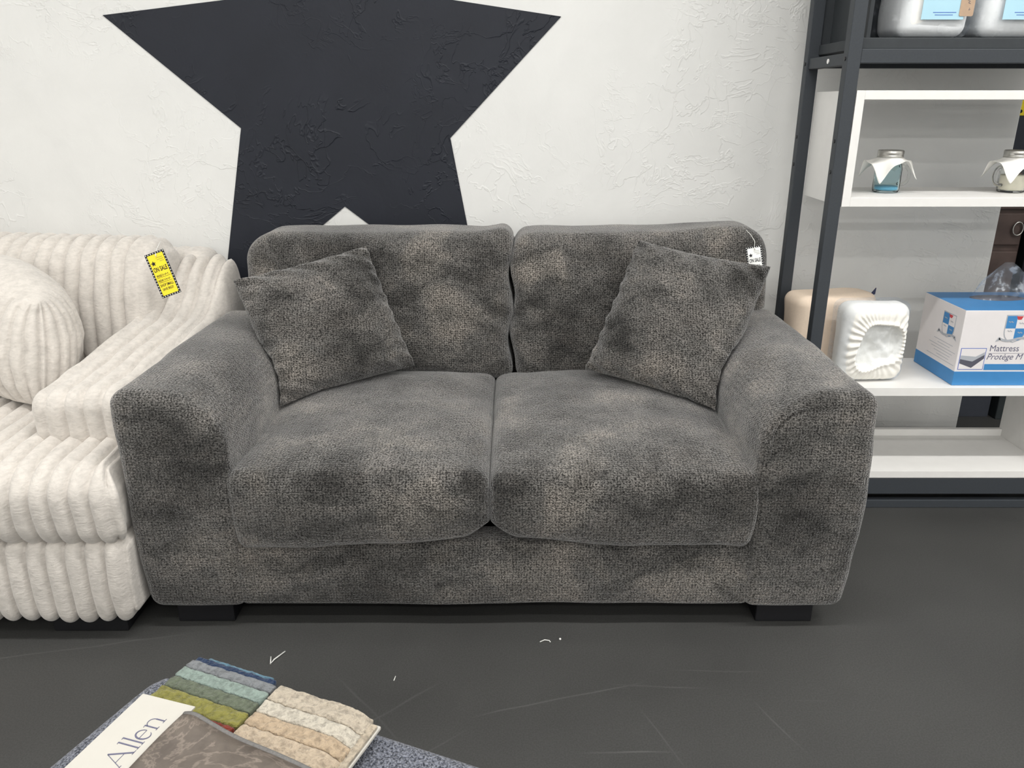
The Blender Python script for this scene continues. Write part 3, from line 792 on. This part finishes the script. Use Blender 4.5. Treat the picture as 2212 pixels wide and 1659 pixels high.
mb.add(pts + [q + V((0, .004, .001)) for q in pts], [(0, 1, 2), (5, 4, 3), (0, 3, 4, 1), (1, 4, 5, 2), (2, 5, 3, 0)]); mb.build('corner_label', M_NAVYT, pe, label='small dark navy label tip')
R2 = rot(0.06, (1.147, 2.430, 0.4275))
def fn(p, n):
    q = V(p); q.z += 0.1275; w2, h2 = .11, .1275
    if p.y < -.02 and n.y < -.3:
        u, v = p.x / w2, p.z / h2; u -= .10; v += .04; r = (abs(u) ** 3 + abs(v) ** 3) ** (1 / 3); a = math.atan2(v * 1.0, u)
        ro = .60 + .09 * math.sin(a * 2 + .9) + .05 * math.sin(3 * a + 2)
        ins = smooth(ro, ro - .10, r)
        q.y += 0.020 * ins - .006 * smooth(ro + .12, ro, r) * (1 - ins)
        q.y += ins * (nz((u, v, 1), 2.2, .020) + .012 * abs(MN.noise(V((u * 2.6, v * 1.4, 4)))) + nz((u, v, 4), 6, .005))
        pl = smooth(ro - .03, ro + .03, r) * smooth(1.02, .86, r)
        q.y += pl * (.0014 + .0030 * (.5 + .5 * math.sin(2 * a + 1))) * math.sin(38 * a + 5 * math.sin(3 * a) + 2 * math.sin(r * 5)) - .004 * pl
    q += V((nz(p, 12, .004), 0, nz(p + V((2, 0, 0)), 12, .004) if q.z > .03 else 0))
    return R2(q)
pb = thing('gathered_sheet_bundle', 'white elastic-gathered fitted sheet bundled in clear plastic on the middle shelf', 'bedding', (1.147, 2.430, 0.4275))
vs, fs = rbox((0.215, 0.095, 0.255), 0.038, (90, 4, 100), 5, fn); MB().add(vs, fs).build('sheet', M_SHEET, pb, True)
def fn(p, n): return R2(V(p) + V((-.004 + nz(p, 9, .003), .004, .131)))
vs, fs = rbox((0.226, 0.098, 0.262), 0.030, (10, 4, 10), 3, fn); MB().add(vs, fs).build('plastic_wrap', M_FILM2, pb, True)

# ------------------------------------------------------------------ blue and white carton with a plastic bag coming out
BX0, BX1, BY0, BY1, BZ0, BZ1 = 1.397, 1.738, 2.356, 2.606, 0.4275, 0.672
ct = thing('carton', 'white and blue printed carton with clear plastic pulled out of its top slot', 'box', ((BX0 + BX1) / 2, (BY0 + BY1) / 2, BZ0))
box_mb(BX0, BX1, BY0, BY1, BZ0, BZ1, 0.0012).build('carton_body', M_BOXW, ct)
mb = MB(); e = .0004
box_mb(BX0 - e, BX1 + e, BY0 - e, BY1 + e, BZ0 + .0002, BZ0 + .047, 0.0012, 1, mb); mb.build('lower_band', M_BOXB, ct, label='blue band round the bottom of the carton')
mb = MB(); ft = Fr((BX0, BY0, BZ1), (1, 0, 0), (0, 1, 0)); ft.rect(mb, .001, BX1 - BX0 - .001, .001, BY1 - BY0 - .001, 0, .0006); mb.build('lid_print', M_BOXB, ct, label='blue printed top')
mb = MB(); slot = [(.190 + .088 * math.cos(a), .165 + .042 * math.sin(a)) for a in [2 * math.pi * i / 28 for i in range(28)]]
ft.poly(mb, slot, .0005, .0009); mb.build('slot_shade', M_DGREY, ct, label='dark oval plate coloured as the shade inside the top slot')  # flat plate coloured dark for the shade inside the slot
ff = Fr((BX0, BY0, BZ0), (1, 0, 0), (0, 0, 1))
def shield(fr, u, v, w_, h_, par, name):
    def out(a0, a1, b0, b1, n=10):
        P = []
        for i in range(n + 1):
            t = b0 + (b1 - b0) * i / n; P.append(t)
        def hw(t): return w_ / 2 * (1.0 if t > .45 else math.sqrt(max(0, 1 - ((.45 - t) / .45) ** 2.2)) * 1.0)
        L = [(u + max(a0, -1) * hw(t), v + (t - .5) * h_) for t in P]; Rr = [(u + a1 * hw(t), v + (t - .5) * h_) for t in reversed(P)]
        return L + Rr
    o = None
    mb = MB(); fr.poly(mb, [(u + (x - u) * 1.10, v + (y - v) * 1.08) for x, y in out(-1, 1, 0.0, 1)], .0002, .0005); b0 = mb.build(name, M_GREYP, par)
    mb = MB(); fr.poly(mb, out(-1, 1, 0.0, 1), .0005, .0008); mb.build('shield_field', M_BOXW, b0)
    mb = MB(); fr.poly(mb, out(-1, 0, .52, 1), .0008, .0011); fr.poly(mb, out(0, 1, .06, .52), .0008, .0011); mb.build('shield_quarter', M_BOXB, b0)
    mb = MB(); fr.poly(mb, [(u - w_ * .06, v + h_ * .49), (u + w_ * .28, v + h_ * .49), (u + w_ * .20, v + h_ * .36), (u + w_ * .03, v + h_ * .36)], .0011, .0014); mb.build('shield_crest', M_RED, b0)
    mb = MB(); pts = [(u + w_ * (-.72 + 1.44 * i / 12), v - h_ * (.36 - .06 * math.cos(math.pi * (i / 12 - .5)) * -1 + .05 * math.sin(i / 12 * 6.28))) for i in range(13)]
    fr.stroke(mb, pts, h_ * .085, .0011, .0014)
    for sg in (-1, 1): fr.poly(mb, [(u + sg * w_ * .72, v - h_ * .30), (u + sg * w_ * .88, v - h_ * .50), (u + sg * w_ * .74, v - h_ * .46), (u + sg * w_ * .62, v - h_ * .42)][::sg], .0011, .0014)
    mb.build('shield_ribbon', M_GREYP, b0)
    for (cx, cy) in ((-.28, .27), (.25, .22), (-.26, -.08), (.27, -.14)):
        mb = MB(); fr.stroke(mb, [(u + w_ * (cx - .12 + .04 * i), v + h_ * (cy + .03 * math.sin(i * 2.1))) for i in range(7)], w_ * .03, .0011, .0013)
        mb.build('shield_linework', M_GREYP, b0)
shield(ff, 0.163, 0.186, 0.062, 0.083, ct, 'shield_logo')
mb = MB(); ff.text(mb, 'Mattress', .0985, .1135, .0205, 0, .0004, width=.090); ff.text(mb, 'Protège M', .0935, .0865, .0195, 0, .0004, width=.108, shear=.25)
ff.rect(mb, .0955, .325, .1065, .1073, 0, .0004); mb.build('lettering', M_BOXT, ct)
mb = MB(); ff.rect(mb, .0905, .330, .0515, .0715, 0, .0004); mb.build('print_bar', M_BOXB, ct)
mb = MB(); ff.rect(mb, .008, .088, .053, .124, .0001, .0004); pic = mb.build('product_picture', M_BOXL, ct, label='small framed picture of a mattress corner')
mb = MB(); ff.rect(mb, .010, .086, .055, .122, .0004, .0006); mb.build('picture_ground', M_BOXW, pic)
mb = MB(); ff.poly(mb, [(.0105, .074), (.050, .059), (.085, .090), (.085, .102), (.050, .080), (.0105, .088)], .0006, .0009); mb.build('picture_base', M_DGREY, pic)
mb = MB(); ff.poly(mb, [(.0105, .088), (.050, .080), (.085, .102), (.085, .111), (.058, .096), (.0105, .100)], .0006, .0009); mb.build('picture_side', M_GREYP, pic)
fl = Fr((BX0, BY1, BZ0), (0, -1, 0), (0, 0, 1))          # left face of the carton
shield(fl, 0.170, 0.176, 0.068, 0.074, ct, 'side_logo')
mb = MB()
for k, (a, b) in enumerate(((.10, .215), (.125, .20), (.075, .235), (.09, .22), (.11, .21), (.13, .205), (.07, .24))):
    v = .118 - k * .0095; fl.rect(mb, a, b, v, v + .0016, 0, .0003)
mb.build('small_print', M_GREYP, ct)
# the pulled-up plastic: a crumpled tent of film rooted in the slot
vs = []; fs = []; na, ns = 60, 14
for j in range(ns + 1):
    s = j / ns
    for i in range(na):
        a = 2 * math.pi * i / na
        bx, by = .190 + .092 * math.cos(a), .165 + .043 * math.sin(a)
        px, py = .203 + .012 * math.cos(a), .160 + .006 * math.sin(a)
        k = s ** .8; fold = 1 + .18 * math.sin(5 * a + 1.2) * math.sin(math.pi * s)
        x = bx * (1 - k) + px * k + .020 * math.sin(math.pi * s) * math.cos(a) + .006 * math.sin(7 * a + 3 * s) * math.sin(math.pi * s); y = .165 + (by * (1 - k) + py * k - .165) * fold
        zz = .001 + .118 * s + .012 * math.sin(3 * a + 2) * s * (1 - s) * 3
        x += nz((x * 40, s * 3, math.sin(a)), 1, .006) * math.sin(math.pi * s)
        vs.append(ft.p(x, y, zz))
for j in range(ns):
    for i in range(na): fs.append((j * na + i, j * na + (i + 1) % na, (j + 1) * na + (i + 1) % na, (j + 1) * na + i))
MB().add(vs, fs).build('plastic_bag', M_FILM, ct, True, label='clear crumpled plastic rising from the slot')

# ------------------------------------------------------------------ bagged comforters on the upper shelf
def comforter(x0, x1, label, tag):
    z0 = 1.4425; h_ = 0.30; c = V(((x0 + x1) / 2, 2.455, z0)); w_ = x1 - x0
    t = thing('bagged_comforter', label, 'bedding', c, 'bagged comforters on the upper shelf')
    def fn(p, n):
        k = smooth(.0, .05, p.z + h_ / 2)
        return V(p) + c + V((nz(p + c, 10, .006), nz(p + c * 2, 9, .006) - .008 * (1 - (p.z / (h_ / 2)) ** 2) * (1 if p.y < 0 else 0), h_ / 2 + .003 + nz(p + c, 12, .004) * k))
    vs, fs = rbox((w_, .165, h_), .028, (12, 8, 16), 4, fn); MB().add(vs, fs).build('comforter', M_DOWN, t, True)
    def fn2(p, n): return V(p) + c + V((-.006 + nz(p, 8, .002), nz(p + c, 7, .002), h_ / 2 + .005))
    vs, fs = rbox((w_ + .028, .182, h_ + .006), .022, (8, 6, 10), 3, fn2); MB().add(vs, fs).build('plastic_bag', M_FILM2, t, True)
    fr = Fr((x0, 2.455 - .098, z0), (1, 0, 0), (0, -.02, 1))
    mb = MB(); fr.rect(mb, .045, .160, .045, .240, 0, .0008); lb = mb.build('paper_label', M_LBLUE, t, label='light blue paper label')
    mb = MB(); fr.rect(mb, .075, .138, .0615, .0635, .0008, .0012); fr.rect(mb, .081, .130, .0555, .0573, .0008, .0012); mb.build('label_print', M_DBLUE, lb)
    if tag:
        mb = MB(); P = [(.146, .056), (.149, .053), (.181, .053), (.184, .056), (.184, .155), (.165, .170), (.146, .155)]; fr.poly(mb, P, .0012, .0022); tg = mb.build('kraft_tag', M_KRAFT, t, label='brown kraft hang tag with pencil marks')
        mb = MB(); fr.stroke(mb, [(.164, .092), (.170, .090), (.166, .086), (.172, .084)], .0012, .0022, .0025); fr.stroke(mb, [(.172, .074), (.170, .068), (.174, .070)], .0012, .0022, .0025); fr.stroke(mb, [(.168, .108), (.176, .104), (.170, .101)], .0012, .0022, .0025)
        mb.build('tag_marks', M_DGREY, tg)
    return t
comforter(1.070, 1.255, 'white comforter in a clear bag with blue label and brown kraft tag', True)
comforter(1.292, 1.560, 'white comforter in a clear bag at the right end of the upper shelf', False)

# ------------------------------------------------------------------ tweed ottoman with swatch books
E1, E2 = V((0.928, -0.372, 0)), V((-0.372, -0.928, 0))
def OT(a, b, z): return E1 * a + E2 * b + V((0, 0, z))
ott = thing('ottoman', 'blue-grey tweed ottoman with rounded corners in the foreground', 'ottoman', OT(-.50, -.49, 0))
def ofn(p, n):
    x, y, z = p; R_ = .065; hx, hy = .405, .278
    for sx in (-1, 1):
        for sy in (-1, 1):
            a = (x * sx - (hx - R_)) / R_; b = (y * sy - (hy - R_)) / R_
            if a > 0 and b > 0:
                m = max(a, b); l = math.hypot(a, b); x = sx * ((hx - R_) + a * m / l * R_); y = sy * ((hy - R_) + b * m / l * R_)
    zz = z + (.010 * (1 - (x / hx) ** 2) * (1 - (y / hy) ** 2) if z > 0 else 0)
    return OT(-.50 + x, -.490 + y, .247 + zz)
vs, fs = rbox((.81, .556, .352), .026, (30, 20, 8), 4, ofn); MB().add(vs, fs).build('upholstered_body', M_TWEED, ott, True)
for sx in (-1, 1):
    for sy in (-1, 1):
        lathe_mb([(.018, 0), (.024, .075)], OT(-.50 + sx * .31, -.49 + sy * .17, 0), 16).build('leg', M_LEG, ott, True)
book = thing('carpet_swatch_book', 'stack of shaggy carpet swatches in greens and creams on the ottoman', 'swatch book', OT(-.665, -.55, .43))
def TB(p): return OT(p.x, p.y, p.z)
for k in range(4):
    dz = .4335 + .0055 * k; d = .004 * math.sin(k * 2.2)
    box_mb(-.828 + d, -.506 + .003 * k - d, -.742 + d, -.40, dz, dz + .0058, .0015, 1, None, TB).build('backing_layer', M_OAT if k % 2 else M_CREAMC, book)
def swatch(a0, a1, b0, b1, z0, z1, col, nm):
    c = V(((a0 + a1) / 2, (b0 + b1) / 2, (z0 + z1) / 2))
    def fn(p, n):
        q = p + c; L = .0010
        j = V((nz(q + V((1, 0, 0)), 95, L), nz(q + V((0, 2, 0)), 95, L), (nz(q, 140, .0022) + nz(q, 40, .001)) if n.z > -.2 else 0))
        q = q + j; q.z -= .010 * smooth(-.535, -.505, q.x)
        return TB(q)
    nx = max(2, int((a1 - a0) / .0045)); ny = max(2, int((b1 - b0) / .0045))
    vs, fs = rbox((a1 - a0, b1 - b0, z1 - z0), .003, (nx, ny, 1), 2, fn)
    MB().add(vs, fs).build('carpet_swatch', pile(nm, col), book, True, label=nm.replace('_', ' '))
swatch(-.840, -.690, -.768, -.735, .440, .4505, (0.022, 0.040, 0.087), 'navy_pile_swatch')
swatch(-.826, -.700, -.775, -.767, .438, .447, (0.099, 0.186, 0.248), 'sky_blue_pile_swatch')
for b0, b1, c_, nm in ((-.745, -.7285, (0.18, 0.19, 0.20), 'grey_pile_swatch'), (-.728, -.7065, (0.225, 0.285, 0.255), 'mint_pile_swatch'), (-.706, -.6845, (0.115, 0.135, 0.095), 'sage_pile_swatch'),
                       (-.684, -.6555, (0.223, 0.211, 0.056), 'olive_pile_swatch'), (-.655, -.60, (0.186, 0.031, 0.019), 'red_pile_swatch')):
    swatch(-.828, -.671, b0, b1, .4555, .4665, c_, nm)
for b0, b1, c_, nm in ((-.747, -.7155, (0.43, 0.375, 0.30), 'oat_pile_swatch'), (-.715, -.6905, (0.48, 0.44, 0.37), 'cream_pile_swatch'), (-.690, -.6655, (0.42, 0.325, 0.225), 'sand_pile_swatch'), (-.665, -.60, (0.46, 0.375, 0.28), 'wheat_pile_swatch')):
    swatch(-.666, -.508, b0, b1, .4555, .4675, c_, nm)
# leather swatch board with a cream title strip
lb0 = V((-0.523, 0.904, 0.482)); U = V((0.076, -0.0375, 0)).normalized(); Wd = V((-U.y, U.x, 0)); Dn = -Wd
board = thing('leather_swatch_board', 'brown leather swatch with cream title strip lying on the carpet swatches', 'swatch', lb0 + U * .2 + Dn * .2)
a_ = math.radians(-17.0); U2 = V((math.cos(a_), math.sin(a_), 0)); W2 = V((-U2.y, U2.x, 0)); D2 = -W2
fb = Fr(lb0 + D2 * .42, U2, W2)
mb = MB(); fb.rect(mb, 0, .0875, 0, .42, -.0015, .0008); mb.build('title_strip', M_CREAMC, board, label='cream paper title strip')
def leaf(x0, x1, d0, d1, hfun, th, name, mat, nx, ny, lab=None):
    vs = []; fs = []
    for s in (0, 1):
        for j in range(ny + 1):
            for i in range(nx + 1):
                u = x0 + (x1 - x0) * i / nx; d = d0 + (d1 - d0) * j / ny; u += .13 * d * (1 - i / nx)
                vs.append(lb0 + U * u + Dn * d + V((0, 0, hfun(u, d) - th * s)))
    k = (nx + 1) * (ny + 1); q = lambda i, j, s: s * k + j * (nx + 1) + i
    for j in range(ny):
        for i in range(nx):
            fs.append((q(i, j + 1, 0), q(i + 1, j + 1, 0), q(i + 1, j, 0), q(i, j, 0))); fs.append((q(i, j, 1), q(i + 1, j, 1), q(i + 1, j + 1, 1), q(i, j + 1, 1)))
    for i in range(nx): fs.append((q(i, 0, 0), q(i + 1, 0, 0), q(i + 1, 0, 1), q(i, 0, 1))); fs.append((q(i, ny, 0), q(i, ny, 1), q(i + 1, ny, 1), q(i + 1, ny, 0)))
    for j in range(ny): fs.append((q(0, j, 0), q(0, j, 1), q(0, j + 1, 1), q(0, j + 1, 0))); fs.append((q(nx, j, 0), q(nx, j + 1, 0), q(nx, j + 1, 1), q(nx, j, 1)))
    return MB().add(vs, fs).build(name, mat, board, True, label=lab)
def lh(u, d): return .004 + .010 * smooth(.20, .085, u) * smooth(.12, .0, d) * math.sin(min(1, max(0, (u - .085) / .03)) * math.pi / 2) + .0015 * math.sin(u * 30)
leaf(.0855, .45, .0068, .42, lh, .003, 'leather_panel', M_LEATH, 40, 30, 'dark brown distressed leather')
leaf(.0855, .45, .0015, .0075, lambda u, d: lh(u, d) + .0012 * math.sin(math.pi * (d - .0015) / .006), .003, 'bound_edge', M_BAND, 40, 6, 'grey stitched edge band')
# title lettering, light strokes with a contrast of thick and thin
ftx = Fr(lb0, W2, -U2)              # reads from the near end to the far end
ftx.n = V((0, 0, 1)); ftx.o = lb0 + D2 * .118 + U2 * .066
class Sc(Fr):
    def p(s, u, v, h=0.0): return Fr.p(s, u * .745, v * .745, h)
fs_ = Sc(ftx.o, ftx.ex, ftx.ey); fs_.n = ftx.n; ftx = fs_
mb = MB(); H_ = .040; h0, h1 = .0008, .0013
def arc(cx, cy, rx, ry, a0, a1, n=14): return [(cx + rx * math.cos(math.radians(a0 + (a1 - a0) * i / n)), cy + ry * math.sin(math.radians(a0 + (a1 - a0) * i / n))) for i in range(n + 1)]
ftx.stroke(mb, [(0, 0), (.017, H_)], .0010, h0, h1); ftx.stroke(mb, [(.017, H_), (.034, 0)], .0030, h0, h1); ftx.stroke(mb, [(.006, .014), (.028, .014)], .0009, h0, h1)
ftx.stroke(mb, [(-.004, 0), (.004, 0)], .0009, h0, h1); ftx.stroke(mb, [(.029, 0), (.039, 0)], .0009, h0, h1)
for u in (.045, .056): ftx.stroke(mb, [(u, 0), (u, .043)], .0026, h0, h1); ftx.stroke(mb, [(u - .004, 0), (u + .004, 0)], .0009, h0, h1); ftx.stroke(mb, [(u - .004, .042), (u, .043)], .0009, h0, h1)
ftx.stroke(mb, [(.063, .015), (.083, .015)], .0009, h0, h1)
P = arc(.073, .014, .0105, .0142, 5, 320); ftx.stroke(mb, P, [.0009 + .0022 * math.sin(math.pi * i / 14) for i in range(15)], h0, h1)
ftx.stroke(mb, [(.092, 0), (.092, .027)], .0026, h0, h1); ftx.stroke(mb, [(.088, 0), (.097, 0)], .0009, h0, h1); ftx.stroke(mb, [(.087, .026), (.092, .027)], .0009, h0, h1)
ftx.stroke(mb, arc(.1015, .018, .0095, .0095, 160, 0), .0014, h0, h1); ftx.stroke(mb, [(.111, .018), (.111, 0)], .0026, h0, h1); ftx.stroke(mb, [(.106, 0), (.116, 0)], .0009, h0, h1)
mb.build('title_lettering', M_BOXT, board)

# ------------------------------------------------------------------ litter on the floor
def scrap(pts, r, label, mat=M_STRING):
    c = V(pts[0]); o = tube_mb(pts, r, 6).build('plastic_scrap', mat, None, True, origin=c)
    return props(o, label, 'litter', 'scraps on the floor')
scrap([(-.587, 1.583, .0022), (-.580, 1.556, .0022), (-.576, 1.572, .003), (-.558, 1.603, .0022)], .0017, 'bent white plastic tag fastener on the floor behind the swatches')
scrap([(.070, 1.640, .0018), (.082, 1.647, .0024), (.094, 1.645, .0018), (.096, 1.639, .0018)], .0013, 'small crooked white scrap on the floor under the middle of the loveseat')
scrap([(-.276, 1.500, .0014), (-.274, 1.515, .0014)], .0012, 'tiny straight white sliver on the open floor right of the swatches')
b = lathe_mb([(.0005, 0), (.0024, .0008), (.003, .0025), (.0022, .0045), (.0005, .005)], (.121, 1.650, 0), 12)
props(b.build('bead', M_SCREW, None, True, origin=(.121, 1.65, 0)), 'tiny round white bead on the floor beside a crooked scrap', 'litter')

# ------------------------------------------------------------------ dim passage beyond the end of the wall
dr = thing('dresser', 'brown wooden dresser with ring pulls seen past the end of the wall', 'dresser', (1.80, 3.32, 0))
box_mb(1.55, 2.035, 3.16, 3.50, 0.52, 1.00, .004).build('body', M_BROWN, dr)
for z0, z1 in ((.535, .715), (.740, .865), (.880, .985)):
    d_ = box_mb(1.56, 2.025, 3.145, 3.162, z0, z1, .004).build('drawer', M_BROWN, dr)
    if z0 != .740: continue
    pts = [(2.000 + .020 * math.cos(a), 3.136, .806 + .026 * math.sin(a)) for a in [2 * math.pi * i / 24 for i in range(24)]]
    tube_mb(pts, .003, 8, None, True).build('ring_pull', M_NICKEL, d_, True)
box_mb(1.56, 2.05, 3.15, 3.49, 0, .52, .002).build('plinth', M_SLATE, dr)
cb = thing('cabinet', 'dark green-grey cabinet standing beyond the end of the wall beside the dresser', 'cabinet', (2.34, 3.35, 0))
box_mb(2.065, 2.62, 3.12, 3.55, 0.0, 0.90, .004).build('body', M_GREEN, cb)
box_mb(2.045, 2.64, 3.10, 3.56, 0.90, 0.93, .004).build('top', M_GREYP, cb)
box_mb(2.045, 2.062, 3.11, 3.13, 0.45, 0.90, .002).build('edge_trim', M_DGREY, cb)
f = Fr((2.31, 4.298, 1.215), (1, 0, 0), (0, 0, 1))
ps = thing('sale_poster', 'yellow sale poster with dotted black border on the dark wall behind the white box', 'poster', (2.5, 4.298, 1.4))
mb = MB(); f.rect(mb, 0, .36, 0, .40, 0, .003); mb.build('poster_sheet', M_YELLOW, ps)
mb = MB()
for i in range(13):
    for v in (.02, .38): f.disc(mb, .02 + .32 * i / 12, v, .009, .003, .0045, 8)
for j in range(1, 13):
    for u in (.02, .34): f.disc(mb, u, .02 + .36 * j / 13, .009, .003, .0045, 8)
mb.build('dotted_border', M_INK, ps)
